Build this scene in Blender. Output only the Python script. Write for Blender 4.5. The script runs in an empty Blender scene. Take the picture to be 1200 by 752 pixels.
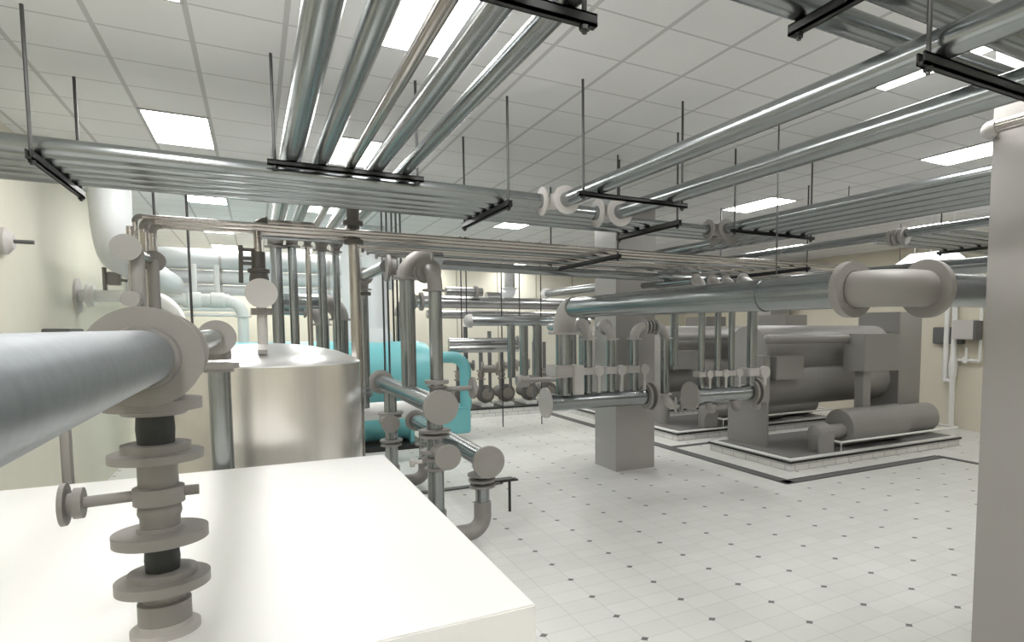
import bpy, bmesh, math, random
from mathutils import Vector, Matrix
random.seed(4)
C = bpy.context.scene.collection
PI = math.pi
# ------------------------------------------------------------------ camera
FPX, CX, CY, PITCH, YAW, EYE, CEIL = 733.46, 720.63, 437.82, 0.0728674, 0.5200508, 2.4, 4.44
_cp, _sp, _cw, _sw = math.cos(PITCH), math.sin(PITCH), math.cos(YAW), math.sin(YAW)
FW = Vector((_sw*_cp, _cw*_cp, -_sp)); RT = Vector((_cw, -_sw, 0)); UP = RT.cross(FW)
def P(x, y, X=None, Y=None, Z=None):
    d = FW*FPX + RT*(x-CX) + UP*(CY-y)
    t = X/d.x if X is not None else Y/d.y if Y is not None else (Z-EYE)/d.z
    return Vector((d.x*t, d.y*t, d.z*t+EYE))
cam = bpy.data.cameras.new('camera'); co = bpy.data.objects.new('camera', cam); C.objects.link(co)
co.matrix_world = Matrix(((RT.x, UP.x, -FW.x, 0), (RT.y, UP.y, -FW.y, 0), (RT.z, UP.z, -FW.z, EYE), (0, 0, 0, 1)))
cam.sensor_width = 36; cam.lens = FPX/1200*36; cam.shift_x = (600-CX)/1200; cam.shift_y = (CY-376)/1200
cam.clip_start = .05; cam.clip_end = 100
bpy.context.scene.camera = co
# ------------------------------------------------------------------ materials
def new_mat(name):
    m = bpy.data.materials.new(name); m.use_nodes = True
    nt = m.node_tree; b = nt.nodes['Principled BSDF']
    return m, nt, b
def mth(nt, op, a, b=None, c=None):
    n = nt.nodes.new('ShaderNodeMath'); n.operation = op
    for i, v in enumerate((a, b, c)):
        if v is None: continue
        if isinstance(v, (int, float)): n.inputs[i].default_value = v
        else: nt.links.new(v, n.inputs[i])
    return n.outputs[0]
def mix(nt, fac, a, b):
    n = nt.nodes.new('ShaderNodeMix'); n.data_type = 'RGBA'
    for s, v in ((n.inputs[0], fac), (n.inputs[6], a), (n.inputs[7], b)):
        if isinstance(v, (int, float)): s.default_value = v
        elif isinstance(v, tuple): s.default_value = (*v, 1)
        else: nt.links.new(v, s)
    return n.outputs[2]
def noise(nt, vec, scale, detail=3, rough=.5):
    n = nt.nodes.new('ShaderNodeTexNoise'); n.inputs['Scale'].default_value = scale
    n.inputs['Detail'].default_value = detail; n.inputs['Roughness'].default_value = rough
    if vec is not None: nt.links.new(vec, n.inputs['Vector'])
    return n.outputs['Fac']
def objco(nt, scale=(1, 1, 1)):
    t = nt.nodes.new('ShaderNodeTexCoord'); mp = nt.nodes.new('ShaderNodeMapping')
    mp.inputs['Scale'].default_value = scale; nt.links.new(t.outputs['Object'], mp.inputs['Vector'])
    return mp.outputs[0]
def plain(name, col, rough=.55, metal=0., var=.08, scale=3., spec=.5, stretch=(1, 1, 1)):
    m, nt, b = new_mat(name)
    f = noise(nt, objco(nt, stretch), scale)
    nt.links.new(mix(nt, f, tuple(c*(1-var) for c in col), tuple(min(1, c*(1+var)) for c in col)), b.inputs['Base Color'])
    b.inputs['Roughness'].default_value = rough; b.inputs['Metallic'].default_value = metal
    b.inputs['Specular IOR Level'].default_value = spec
    return m
GALV = plain('galvanized_steel', (.33, .35, .355), .24, .95, .10, 9, stretch=(1, 1, 1))
STAIN = plain('stainless_pipe', (.48, .45, .42), .2, .94, .08, 10)
FIT = plain('cast_fitting_grey', (.275, .26, .245), .5, 0, .04)
LFIT = plain('pale_fitting', (.50, .48, .46), .5, 0, .04)
MACH = plain('machine_grey', (.265, .255, .242), .45, 0, .05)
DARK = plain('dark_strut_steel', (.035, .035, .035), .4, .4, .2)
ROD = plain('rod_steel', (.09, .09, .09), .45, .6, .2)
BLACK = plain('black_rubber', (.035, .038, .037), .6, 0, .2, 30)
TEAL = plain('teal_paint', (.19, .52, .55), .38, 0, .05, 1.5)
WHITE = plain('white_paint', (.78, .78, .76), .45, 0, .02)
DUCT = plain('white_duct', (.66, .68, .69), .45, 0, .03, 1)
BOXW = plain('white_cabinet', (.93, .925, .91), .42, 0, .015, .7)
PADT = plain('pad_top_grey', (.17, .165, .16), .55, 0, .08, 2)
GREYB = plain('dark_box_grey', (.12, .12, .12), .5, 0, .1)
CONC = plain('column_paint', (.37, .355, .34), .33, 0, .06, .8)
# brushed tank steel
def tankmat():
    m, nt, b = new_mat('brushed_stainless_tank')
    f = noise(nt, objco(nt, (9, 9, .15)), 3.0, 4)
    nt.links.new(mix(nt, f, (.80, .77, .73), (.92, .90, .87)), b.inputs['Base Color'])
    b.inputs['Metallic'].default_value = .9; b.inputs['Roughness'].default_value = .27
    b.inputs['Anisotropic'].default_value = .6
    return m
TANK = tankmat()
def gridmat(name, px, py, ox, oy, wx, wy, base, line, base2, rough, dots=None, half=False, bump=None):
    m, nt, b = new_mat(name)
    g = nt.nodes.new('ShaderNodeNewGeometry'); s = nt.nodes.new('ShaderNodeSeparateXYZ'); nt.links.new(g.outputs['Position'], s.inputs[0])
    def dist(o, per, off):      # distance to the nearest grid line
        v = mth(nt, 'DIVIDE', mth(nt, 'SUBTRACT', o, off), per)
        return mth(nt, 'MULTIPLY', mth(nt, 'ABSOLUTE', mth(nt, 'SUBTRACT', v, mth(nt, 'ROUND', v))), per)
    dx, dy = dist(s.outputs[0], px, ox), dist(s.outputs[1], py, oy)
    lx = mth(nt, 'LESS_THAN', dx, wx); ly = mth(nt, 'LESS_THAN', dy, wy)
    l = mth(nt, 'MAXIMUM', lx, ly)
    if half:
        l = mth(nt, 'MAXIMUM', l, mth(nt, 'MAXIMUM', mth(nt, 'LESS_THAN', dist(s.outputs[0], px, ox+px/2), wx), mth(nt, 'LESS_THAN', dist(s.outputs[1], py, oy+py/2), wy)))
    mp = nt.nodes.new('ShaderNodeMapping'); nt.links.new(g.outputs['Position'], mp.inputs['Vector'])
    n1 = noise(nt, mp.outputs[0], .9, 2); n2 = noise(nt, mp.outputs[0], 6, 4)
    # tile to tile tone
    wn = nt.nodes.new('ShaderNodeTexWhiteNoise'); wn.noise_dimensions = '2D'; cb = nt.nodes.new('ShaderNodeCombineXYZ')
    for i, (o, per, off) in enumerate(((s.outputs[0], px/(2 if half else 1), ox), (s.outputs[1], py/(2 if half else 1), oy))):
        nt.links.new(mth(nt, 'FLOOR', mth(nt, 'DIVIDE', mth(nt, 'SUBTRACT', o, off), per)), cb.inputs[i])
    nt.links.new(cb.outputs[0], wn.inputs['Vector'])
    f = mth(nt, 'MULTIPLY_ADD', n1, .5, mth(nt, 'MULTIPLY_ADD', wn.outputs['Value'], .35, mth(nt, 'MULTIPLY', n2, .3)))
    c = mix(nt, f, base, base2)
    c = mix(nt, mth(nt, 'MULTIPLY', l, .6), c, line)
    if dots:
        d = mth(nt, 'LESS_THAN', mth(nt, 'ADD', mth(nt, 'DIVIDE', dx, dots[0]), mth(nt, 'DIVIDE', dy, dots[1])), 1.0)
        c = mix(nt, d, c, dots[2])
    nt.links.new(c, b.inputs['Base Color']); b.inputs['Roughness'].default_value = rough
    return m
HC = CEIL-EYE
FLOORM = gridmat('tiled_floor', .2745*EYE, .18295*EYE, 1.0546*EYE, 1.8305*EYE, .004, .004, (.60, .60, .572), (.45, .445, .42), (.72, .72, .69), .38,
                 dots=(.037, .034, (.12, .12, .115)), half=True)
CEILM = gridmat('ceiling_tiles', .2776*HC, .3035*HC, 1.788*HC, 2.10*HC, .017, .010, (.76, .76, .755), (.40, .395, .385), (.84, .84, .835), .85)
def wallm(name, c1, c2):
    m, nt, b = new_mat(name)
    f = noise(nt, objco(nt, (1, 1, .6)), .8, 4); f2 = noise(nt, objco(nt), 22, 3)
    nt.links.new(mix(nt, mth(nt, 'MULTIPLY_ADD', f2, .3, mth(nt, 'MULTIPLY', f, .75)), c1, c2), b.inputs['Base Color'])
    b.inputs['Roughness'].default_value = .7
    return m
WALL = wallm('beige_wall', (.58, .555, .46), (.70, .685, .59))
WALLR = wallm('tan_wall', (.62, .575, .47), (.70, .66, .55))
def tilem():
    m, nt, b = new_mat('white_plinth_tile')
    br = nt.nodes.new('ShaderNodeTexBrick'); g = nt.nodes.new('ShaderNodeNewGeometry'); s = nt.nodes.new('ShaderNodeSeparateXYZ'); cb = nt.nodes.new('ShaderNodeCombineXYZ')
    nt.links.new(g.outputs['Position'], s.inputs[0]); nt.links.new(mth(nt, 'ADD', s.outputs[0], s.outputs[1]), cb.inputs[0]); nt.links.new(s.outputs[2], cb.inputs[1])
    nt.links.new(cb.outputs[0], br.inputs['Vector']); br.inputs['Scale'].default_value = 1; br.inputs['Brick Width'].default_value = .33; br.inputs['Row Height'].default_value = .1
    br.inputs['Mortar Size'].default_value = .006; br.inputs['Color1'].default_value = (.80, .79, .77, 1); br.inputs['Color2'].default_value = (.72, .71, .69, 1); br.inputs['Mortar'].default_value = (.38, .37, .35, 1)
    nt.links.new(br.outputs['Color'], b.inputs['Base Color']); b.inputs['Roughness'].default_value = .35
    return m
PTILE = tilem()
def emis(name, col, st):
    m, nt, b = new_mat(name)
    b.inputs['Base Color'].default_value = (.8, .8, .8, 1)
    b.inputs['Emission Color'].default_value = (*col, 1); b.inputs['Emission Strength'].default_value = st
    n = noise(nt, objco(nt), 2); nt.links.new(mix(nt, n, (.78, .78, .78), (.82, .82, .82)), b.inputs['Base Color'])
    return m
LAMP = emis('lit_diffuser', (1, .992, .972), 17)
FRAME = plain('fixture_frame', (.5, .5, .49), .5)
# ------------------------------------------------------------------ mesh helpers
def V(*a): return Vector(a)
class B:                                        # collects shapes, links them as ONE mesh
    def __init__(s): s.bm = bmesh.new()
    def box(s, a, b, bev=0.):
        a, b = Vector(a), Vector(b); t = bmesh.new()
        r = bmesh.ops.create_cube(t, size=1)
        bmesh.ops.scale(t, vec=(abs(b.x-a.x), abs(b.y-a.y), abs(b.z-a.z)), verts=t.verts)
        bmesh.ops.translate(t, vec=(a+b)/2, verts=t.verts)
        if bev: bmesh.ops.bevel(t, geom=t.edges[:], offset=bev, segments=2, affect='EDGES')
        s._add(t); return s
    def _add(s, t):
        me = bpy.data.meshes.new('tmp'); t.to_mesh(me); t.free(); s.bm.from_mesh(me); bpy.data.meshes.remove(me)
    def rings(s, rings, cap=True, closed=True):
        bm = s.bm; prev = None; first = None
        for r in rings:
            vs = [bm.verts.new(p) for p in r]
            if prev:
                n = len(vs)
                for i in range(n): bm.faces.new((prev[i], prev[(i+1) % n], vs[(i+1) % n], vs[i]))
            else: first = vs
            prev = vs
        if cap:
            bm.faces.new(list(reversed(first))); bm.faces.new(prev)
        return s
    def lathe(s, o, axis, prof, n=32):          # prof: (distance along axis, radius)
        o = Vector(o); ax = Vector(axis).normalized()
        u = ax.orthogonal().normalized(); v = ax.cross(u)
        rr = []
        for d, r in prof:
            r = max(r, 1e-4)
            rr.append([o+ax*d+(u*math.cos(2*PI*k/n)+v*math.sin(2*PI*k/n))*r for k in range(n)])
        return s.rings(rr)
    def cyl(s, a, b, r, n=28, r2=None):
        a, b = Vector(a), Vector(b)
        return s.lathe(a, b-a, [(0, r), ((b-a).length, r if r2 is None else r2)], n)
    def arc(s, c, d1, d2, R, r, n=24, k=12, ext=0.):   # elbow: enters along d1, leaves along d2; c is the corner of the two axes
        d1, d2 = Vector(d1).normalized(), Vector(d2).normalized()
        ang = d1.angle(d2); L = R*math.tan(ang/2)
        p0 = Vector(c)-d1*L; cen = p0+(d2-d1*d1.dot(d2)).normalized()*R
        nrm = d1.cross(d2).normalized(); rr = []
        e = (p0-cen)
        for i in range(k+1):
            q = Matrix.Rotation(ang*i/k, 3, nrm); ee = q @ e; cc = cen+ee; u = ee.normalized()
            if i == 0 and ext: rr.append([cc-d1*ext+(u*math.cos(2*PI*j/n)+nrm*math.sin(2*PI*j/n))*r for j in range(n)])
            rr.append([cc+(u*math.cos(2*PI*j/n)+nrm*math.sin(2*PI*j/n))*r for j in range(n)])
            if i == k and ext: rr.append([cc+d2*ext+(u*math.cos(2*PI*j/n)+nrm*math.sin(2*PI*j/n))*r for j in range(n)])
        return s.rings(rr)
    def obj(s, name, mat, parent=None):
        bm = s.bm
        bmesh.ops.recalc_face_normals(bm, faces=bm.faces)
        org = ORG.get(parent.name, Vector()) if parent else Vector()
        if parent: bmesh.ops.translate(bm, vec=-org, verts=bm.verts)
        me = bpy.data.meshes.new(name); bm.to_mesh(me); bm.free()
        me.shade_smooth(); me.set_sharp_from_angle(angle=math.radians(32))
        me.materials.append(mat)
        o = bpy.data.objects.new(name, me); C.objects.link(o)
        if parent: o.parent = parent; ORG[o.name] = org
        return o
ORG = {}
def thing(name, label, cat, loc=(0, 0, 0), group=None):
    o = bpy.data.objects.new(name, None); C.objects.link(o); o.empty_display_size = .1
    o.location = loc; ORG[o.name] = Vector(loc); o['label'] = label; o['category'] = cat
    if group: o['group'] = group
    return o
def tag(o, label, cat, group=None):
    o['label'] = label; o['category'] = cat
    if group: o['group'] = group
    return o
def struct(name, b, mat):
    o = b.obj(name, mat); o['kind'] = 'structure'; return o
def flange(t, c, ax, r, w=.03, m=None, name='flange', lip=True):
    ax = Vector(ax).normalized(); c = Vector(c); b = B()
    b.lathe(c-ax*w/2, ax, [(0, r*.97), (w*.1, r), (w*.9, r), (w, r*.97)], 40)
    return b.obj(name, m or FIT, t)
def run(name, label, cat, pts, r, m=None, em=None, R=None, group=None, fl=True, er=1.12, ends=(0, 0), loc=None, fr=1.75, parent=None, fw=None):
    """a pipe run: straight lengths, elbows at the corners, flanges beside them"""
    m = m or GALV; em = em or FIT; R = R or r*3.0; pts = [Vector(p) for p in pts]
    t = parent or thing(name, label, cat, loc or pts[0], group)
    n = len(pts); dirs = [(pts[i+1]-pts[i]).normalized() for i in range(n-1)]
    cut = [0]*n
    for i in range(1, n-1):
        a = dirs[i-1].angle(dirs[i])
        cut[i] = R*math.tan(a/2) if a > .02 else 0
    for i in range(n-1):
        a = pts[i]+dirs[i]*cut[i]; b = pts[i+1]-dirs[i]*cut[i+1]
        if (b-a).length > .02 and (b-a).dot(dirs[i]) > 0: B().cyl(a, b, r).obj('pipe', m, t)
    for i in range(1, n-1):
        if cut[i]:
            B().arc(pts[i], dirs[i-1], dirs[i], R, r*er, ext=.01).obj('elbow', em, t)
            if fl:
                flange(t, pts[i]-dirs[i-1]*(cut[i]+.012), dirs[i-1], r*fr, fw or max(.02, r*.28), em)
                flange(t, pts[i]+dirs[i]*(cut[i]+.012), dirs[i], r*fr, fw or max(.02, r*.28), em)
    if ends[0]: flange(t, pts[0], dirs[0], r*ends[0], max(.025, r*.3), em, 'end_cap')
    if ends[1]: flange(t, pts[-1], dirs[-1], r*ends[1], max(.025, r*.3), em, 'end_cap')
    return t
def valve(t, c, ax, r, hd, hl=.2, m=None):
    """wafer valve with two flanges, body, spindle and lever"""
    m = m or FIT; c = Vector(c); ax = Vector(ax).normalized(); hd = Vector(hd).normalized()
    b = B(); w = r*.9
    b.lathe(c-ax*w, ax, [(0, r*1.8), (w*.3, r*1.8), (w*.32, r*1.35), (w*1.68, r*1.35), (w*1.7, r*1.8), (w*2, r*1.8)], 32)
    v = b.obj('valve', m, t)
    h = B(); h.cyl(c+hd*r*1.2, c+hd*(r*1.4+hl*.35), r*.22, 12)
    e = c+hd*(r*1.4+hl*.35); h.box(e-Vector((r*.16,)*3), e+ax*(-hl)+Vector((r*.16,)*3)) if abs(ax.z) > .5 else h.lathe(e, hd, [(0, hl*.5), (.02, hl*.5)], 24)
    h.obj('valve_handle', m, v)
    return v
def trapeze(label, a, b, ztop, zrod, depth=.06, th=.04, both=True, extra=.05, rodr=.011, group='trapeze hangers under the overhead pipes'):
    """strut a->b hung from rods that reach the ceiling"""
    a, b = Vector(a), Vector(b); d = (b-a).normalized(); s = d.cross(Vector((0, 0, 1)))
    t = thing('pipe_hanger', label, 'pipe hanger', (a+b)/2, group)
    bb = B(); A, Bq = a-d*extra, b+d*extra
    # U channel: base and two lips
    for (s0, s1, z0, z1) in ((-th/2, th/2, -depth, -depth+.012), (-th/2, -th/2+.01, -depth, 0), (th/2-.01, th/2, -depth, 0), (-th/2, -th/4, -.008, 0), (th/4, th/2, -.008, 0)):
        q = []
        for p in (A, Bq): q.append([p+s*s0+V(0, 0, z0), p+s*s1+V(0, 0, z0), p+s*s1+V(0, 0, z1), p+s*s0+V(0, 0, z1)])
        bb.rings(q)
    bb.obj('strut', DARK, t)
    for p in ((a, b) if both else (a,)):
        B().cyl((p.x, p.y, p.z-depth-.03), (p.x, p.y, zrod), rodr, 10).obj('rod', ROD, t)
        B().lathe((p.x, p.y, p.z-depth-.018), (0, 0, 1), [(0, .022), (.018, .022)], 6).obj('nut', DARK, t)
    return t
# ================================================================== the room
XL, XR, YB, YF = -2.12, 14.5, 19.8, -4.5
def slab(name, a, b, mat): return struct(name, B().box(a, b), mat)
slab('floor', (XL-.2, YF-.2, -.2), (XR+.2, YB+.2, 0), FLOORM)
slab('ceiling', (XL-.2, YF-.2, CEIL), (XR+.2, YB+.2, CEIL+.2), CEILM)
slab('wall_left', (XL-.2, YF, 0), (XL, YB, CEIL), WALL)
slab('wall_right', (XR, YF, 0), (XR+.2, YB, CEIL), WALLR)
slab('wall_back', (XL-.2, YB, 0), (XR+.2, YB+.2, CEIL), WALL)
slab('wall_front', (XL-.2, YF-.2, 0), (XR+.2, YF, CEIL), WALL)
# panel seams on the back wall
for k in range(7):
    x = 4.2+k*1.35
    struct('trim_%d' % (k+1), B().box((x, YB-.015, 0), (x+.03, YB-.001, CEIL)), plain('seam', (.33, .31, .25), .6) if k == 0 else bpy.data.materials['seam'])
# ------------------------------------------------------------------ ceiling lights
lx = {'a': (-.433, -.155), 'b': (.400, .678), 'c': (2.066, 2.343), 'd': (3.453, 3.731), 'e': (5.674, 5.951)}
ly = {0: (-1.84, -1.23), 1: (-.02, .58), 2: (1.797, 2.404), 3: (3.618, 4.225), 4: (5.44, 6.05), 5: (7.24, 7.85), 6: (8.97, 9.58), 'c1': (1.19, 1.797)}  # rows beside and behind the camera: unseen panels, added for illumination
where = {
 'a2': 'lit ceiling panel cut by the top edge, above the left wall side',
 'a3': 'bright lit ceiling panel above the long bundle of pipes at upper left',
 'b2': 'large lit ceiling panel seen between the five overhead pipes',
 'b3': 'lit ceiling panel behind the lower end of the five overhead pipes',
 'cc1': 'lit ceiling panel just below the near pipe, behind the thick black strut at upper right',
 'd2': 'lit ceiling panel right beside the top of the big grey column',
 'd3': 'lit ceiling panel at centre right, above the right pipe bundle',
 'e3': 'narrow lit ceiling panel seen under the right pipe bundle, near the column',
 'a4': 'thin strip of lit ceiling panel just under the pipe bundle at left',
 'a5': 'small lit ceiling panel above the white ducts at far left',
 'a6': 'farthest lit ceiling panel, touching the top of the white duct',
 'd4': 'distant lit ceiling panel under the strut of the right pipe bundle',
 'e4': 'long thin lit ceiling panel far right above the flanged elbow pipe'}
cells = [('a', 0), ('a', 1), ('a', 2), ('a', 3), ('a', 4), ('a', 5), ('a', 6), ('b', 0), ('b', 1), ('b', 2), ('b', 3), ('b', 4), ('b', 5), ('b', 6), ('c', 'c1'), ('c', 0), ('c', 4), ('c', 5), ('c', 6),
         ('d', 1), ('d', 2), ('d', 3), ('d', 4), ('d', 5), ('d', 6), ('e', 1), ('e', 2), ('e', 3), ('e', 4), ('e', 5)]
for cx, cy in cells:
    (x0, x1), (y0, y1) = [(v[0]*HC, v[1]*HC) for v in (lx[cx], ly[cy])]
    t = thing('ceiling_light', where.get(cx+str(cy), 'recessed lit panel flush in the tiled ceiling, hidden among the pipes or added out of view for light'), 'ceiling light', ((x0+x1)/2, (y0+y1)/2, CEIL), 'recessed lit ceiling panels')
    b = B(); f = .022
    for a, c in (((x0, y0), (x1, y0+f)), ((x0, y1-f), (x1, y1)), ((x0, y0+f), (x0+f, y1-f)), ((x1-f, y0+f), (x1, y1-f))): b.box((*a, CEIL-.012), (*c, CEIL-.001))
    b.obj('frame', FRAME, t)
    B().box((x0+f, y0+f, CEIL-.008), (x1-f, y1-f, CEIL-.001)).obj('diffuser', LAMP, t)
# ================================================================== near overhead bundle (runs left to right)
OB = 'long pipes of the left overhead bundle'
r1 = [(5.60, .068, 'topmost and nearest pipe of the bundle running from the left wall'), (5.85, .060, 'second pipe down in the bundle running from the left wall'),
      (6.08, .050, 'third pipe down in the bundle running from the left wall'), (6.30, .055, 'fourth pipe down in the bundle running from the left wall'),
      (6.56, .055, 'lowest looking pipe of the bundle running from the left wall')]
ZB = 3.535
xa = 2.58; xb = 3.31
FX = [4.93, 5.17, 5.41, 5.68, 5.93]
for i, (y, r, lb) in enumerate(r1):
    z = ZB+r
    ex = [xa, xb, FX[0], FX[1], FX[2]][i]
    if i < 2:
        rr = .068 if i == 0 else .075
        t = thing('overhead_pipe', 'galvanised '+lb, 'pipe', (ex, y, z), OB)
        B().cyl((XL, y, z), (ex-.22, y, z), r).obj('pipe', GALV, t)
        run('', '', '', [(ex-.22, y, z), (ex, y, z), (ex, -4.4, z)], rr, parent=t, em=LFIT, R=.16, fr=1.95)
    else:
        rr = .062
        t = thing('overhead_pipe', 'galvanised '+lb, 'pipe', (ex, y, z), OB)
        B().cyl((XL, y, z), (ex-.2, y, z), r).obj('pipe', GALV, t)
        run('', '', '', [(ex-.2, y, z), (ex, y, z), (ex, 2.66 if ex < 5.45 else -1.5, z)], rr, parent=t, R=.14, fr=1.9)
for i, (x, lb) in enumerate(((FX[3], 'fourth pipe of the straight bundle running behind the big grey column'), (FX[4], 'lowest, brightest edged pipe of the bundle running behind the big grey column'))):
    tag(B().cyl((x, -1.5, ZB+.06), (x, 9.0-i*.6, ZB+.06), .062).obj('overhead_pipe', GALV), 'galvanised '+lb, 'pipe', 'pipes of the right overhead bundle')
# hangers
trapeze('black strut hanger at far left under the pipe bundle, its rod near the left edge', (-1.21, 5.43, ZB), (-1.21, 6.75, ZB), .0, CEIL)
trapeze('black strut hanger under the pipe bundle right of the five pipes', (2.0, 5.41, ZB), (2.0, 6.76, ZB), 0, CEIL)
trapeze('black strut hanger under the pipe bundle just right of the pale elbows', (3.91, 5.5, ZB), (3.91, 6.72, ZB), 0, CEIL)
# five pipes that run away from the viewer over the bundle
r2 = [(.29, .078, 10.3), (.50, .060, 10.3), (.71, .038, 10.4), (.91, .062, 10.6), (1.13, .052, 10.8)]
nm = ['leftmost and thickest', 'second from left', 'thin middle', 'fourth from left', 'rightmost']
ZT = 3.665
rz = [(0, 1.6), (0, 1.6), (0, 1.6), (0, 1.6), (0, 1.6)]
for i, (x, r, ye) in enumerate(r2):
    z = ZT+r
    t = run('overhead_pipe', nm[i]+' of the five overhead pipes slanting down from the top edge', 'pipe', [(x, -4.3, z), (x, ye, z), (x, ye, .9)], r, R=r*2.2, group='five overhead pipes from the top edge', fr=1.9, m=STAIN if i == 2 else GALV, er=1.3)
trapeze('black strut hanger under the lower end of the five overhead pipes', (.17, 5.46, ZT), (1.22, 5.46, ZT), 0, CEIL, depth=.045)
v = P(700, 33, Z=3.62)
trapeze('thick black strut hanger across the top edge under the five overhead pipes', (-.15, v.y, ZT), (v.x-.06, v.y, ZT), 0, CEIL, depth=.05)
# hangers of the two long single pipes
trapeze('thin black strut hanger under two single pipes right of the pale elbows', (2.41, 4.74, ZB), (3.42, 4.74, ZB), 0, CEIL, depth=.04)
v = P(1088, 64, Z=ZB)
trapeze('thick black strut hanger at the upper right corner, its rod in front of the pipes', (v.x, v.y, ZB), (3.7, v.y, ZB), 0, CEIL, depth=.05)
# right bundle hangers
trapeze('thin black strut hanger under the left end of the right pipe bundle', (4.83, 5.66, ZB), (6.06, 5.66, ZB), 0, CEIL, depth=.035)
# pipes crossing high at top right
v = P(980, 22, Z=3.86)
B_ = 'pipes crossing above the single pipes'
tag(B().cyl((1.2, v.y, 3.86), (7.5, v.y, 3.86), .065).obj('overhead_pipe', GALV), 'galvanised pipe crossing at top right, behind the short black strut end', 'pipe', B_)
v2 = P(1130, 18, Z=3.86)
tag(B().cyl((1.4, v2.y, 3.86), (7.5, v2.y, 3.86), .085).obj('overhead_pipe', GALV), 'thick pipe crossing the upper right corner, partly above the near single pipe', 'pipe', B_)
w = P(925, 32, Z=3.79)
trapeze('black strut hanger end poking down at the top edge, under a crossing pipe', (w.x, w.y-.06, 3.79), (w.x, w.y-1.3, 3.79), 0, CEIL, depth=.05)
# thin stray rods reaching from ceiling
def strayrod(xt, yt, yb, lb, r=.007, m=None):
    a = P(xt, yt, Z=CEIL); lo, hi = .3, CEIL
    for _ in range(40):
        q = (lo+hi)/2; d = V(a.x, a.y, q-EYE); y = CY-FPX*d.dot(UP)/d.dot(FW)
        if y < yb: hi = q
        else: lo = q
    tag(B().cyl((a.x, a.y, lo), (a.x, a.y, CEIL), r, 10).obj('hanger_rod', m or ROD), lb, 'rod', 'long single hanger rods')
strayrod(217, 208, 424, 'long dark threaded rod hanging right of the two grey pipe discs at left', .016)
strayrod(178, 198, 345, 'long dark rod hanging behind the small grey disc at left', .016)
strayrod(913, 141, 322, 'long thin rod hanging through the middle of the right pipe bundle', .008)
strayrod(995, 218, 262, 'short rod between ceiling and right pipe bundle')
strayrod(1056, 262, 312, 'thin rod dropping to the right flange of the big elbow pipe')
# ================================================================== warm small pipes running to the right
HB = 'small stainless pipes running right under the bundle'
wd = ['uppermost', 'second', 'third', 'fourth', 'fifth', 'sixth', 'seventh', 'lowest']
for i in range(8):
    y = 6.52+.28*i; r = [.018, .03, .028, .02, .024, .03, .024, .042][i]; z = 3.305+r
    xs = [158, 168, 178, 305, 418, 424, 430, 440][i]
    s_ = P(xs, 260, Y=y).x
    pts = ([(s_, y, 2.42)] if i < 3 else [])+[(s_, y, z), (11.5, y, z)]
    run('stainless_pipe', wd[i]+' of the eight warm toned small pipes running right below the grey bundle', 'pipe', pts, r, GALV if i in (3, 6) else STAIN, R=r*2.4, group=HB, fl=False, er=1.15, ends=(0, 0) if i < 3 else (1.7, 0))
for px, y, lb in ((154, 6.4, 'thinnest of the short vertical pipes behind the left dark disc'), (172, 6.75, 'middle of the short vertical pipes behind the left dark disc')):
    x = P(px, 300, Y=y).x
    tag(B().cyl((x, y, 2.42), (x, y, 3.22), .026, 16).obj('vertical_pipe', STAIN), lb, 'pipe')
trapeze('grey strut hanger under the warm small pipes left of the pillar', (3.79, 6.55, 3.28), (3.79, 8.5, 3.26), 0, CEIL, depth=.05)
trapeze('grey strut hanger under the warm small pipes right of the pillar', (6.95, 6.55, 3.28), (6.95, 8.5, 3.26), 0, CEIL, depth=.05)
# long dark pipes lower behind
run('overhead_pipe', 'long dark pipe running right from the flanged elbow above the steel risers', 'pipe', [(1.62, 8.2, 3.0), (1.62, 8.2, 3.22), (8.3, 8.2, 3.16), (8.3, 8.6, 3.16)], .062, R=.16)
# ================================================================== foreground: white cabinet and its riser
zt = 1.35; xe = .89; y0 = 2.16; y1 = 5.44
t = thing('white_cabinet', 'big plain white cabinet filling the lower left corner under the valve riser', 'cabinet', (-.5, 3.8, 0))
B().box((-2.0, y0, .08), (xe, y1, zt), .006).obj('body', BOXW, t)
B().box((-1.95, y0+.05, 0), (xe-.05, y1-.05, .085)).obj('plinth', GREYB, t)
rx, ry = P(195, 738, Z=zt).x, P(195, 738, Z=zt).y
def zat(py): return P(182, py, X=rx).z if False else EYE+(P(182, py, Y=ry).z-EYE)
RP = .064
t = thing('valve_riser', 'grey flanged riser with black rubber joints standing on the white cabinet', 'pipe riser', (rx, ry, zt))
tz = P(0, 462, X=rx).z
rt = [('nozzle', LFIT, [(zt, .102), (zt+.02, .102), (zt+.024, .08), (zt+.04, .08)]),
      ('base_collar', FIT, [(zat(732), .078), (zat(704), .078), (zat(703), .062), (zat(686), .06)]),
      ('flange', FIT, [(zat(687), .138), (zat(676), .138), (zat(675), .10), (zat(668), .10)]),
      ('rubber_joint', BLACK, [(zat(672), .048), (zat(655), .052), (zat(636), .048)]),
      ('flange', FIT, [(zat(633), .138), (zat(621), .138), (zat(620), .07), (zat(616), .066)]),
      ('valve_body', FIT, [(zat(620), .058), (zat(606), .058), (zat(600), .064), (zat(593), .062), (zat(590), .056), (zat(589), .074), (zat(570), .074), (zat(569), .058), (zat(545), .058), (zat(537), .066)]),
      ('flange', FIT, [(zat(538), .136), (zat(529), .136), (zat(528), .10), (zat(519), .10)]),
      ('rubber_joint', BLACK, [(zat(524), .052), (zat(502), .056), (zat(480), .052)]),
      ('flange', FIT, [(zat(485), .09), (zat(481), .10), (zat(479), .138), (zat(467), .138), (zat(465), .09), (tz-.12, .085)])]
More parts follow.
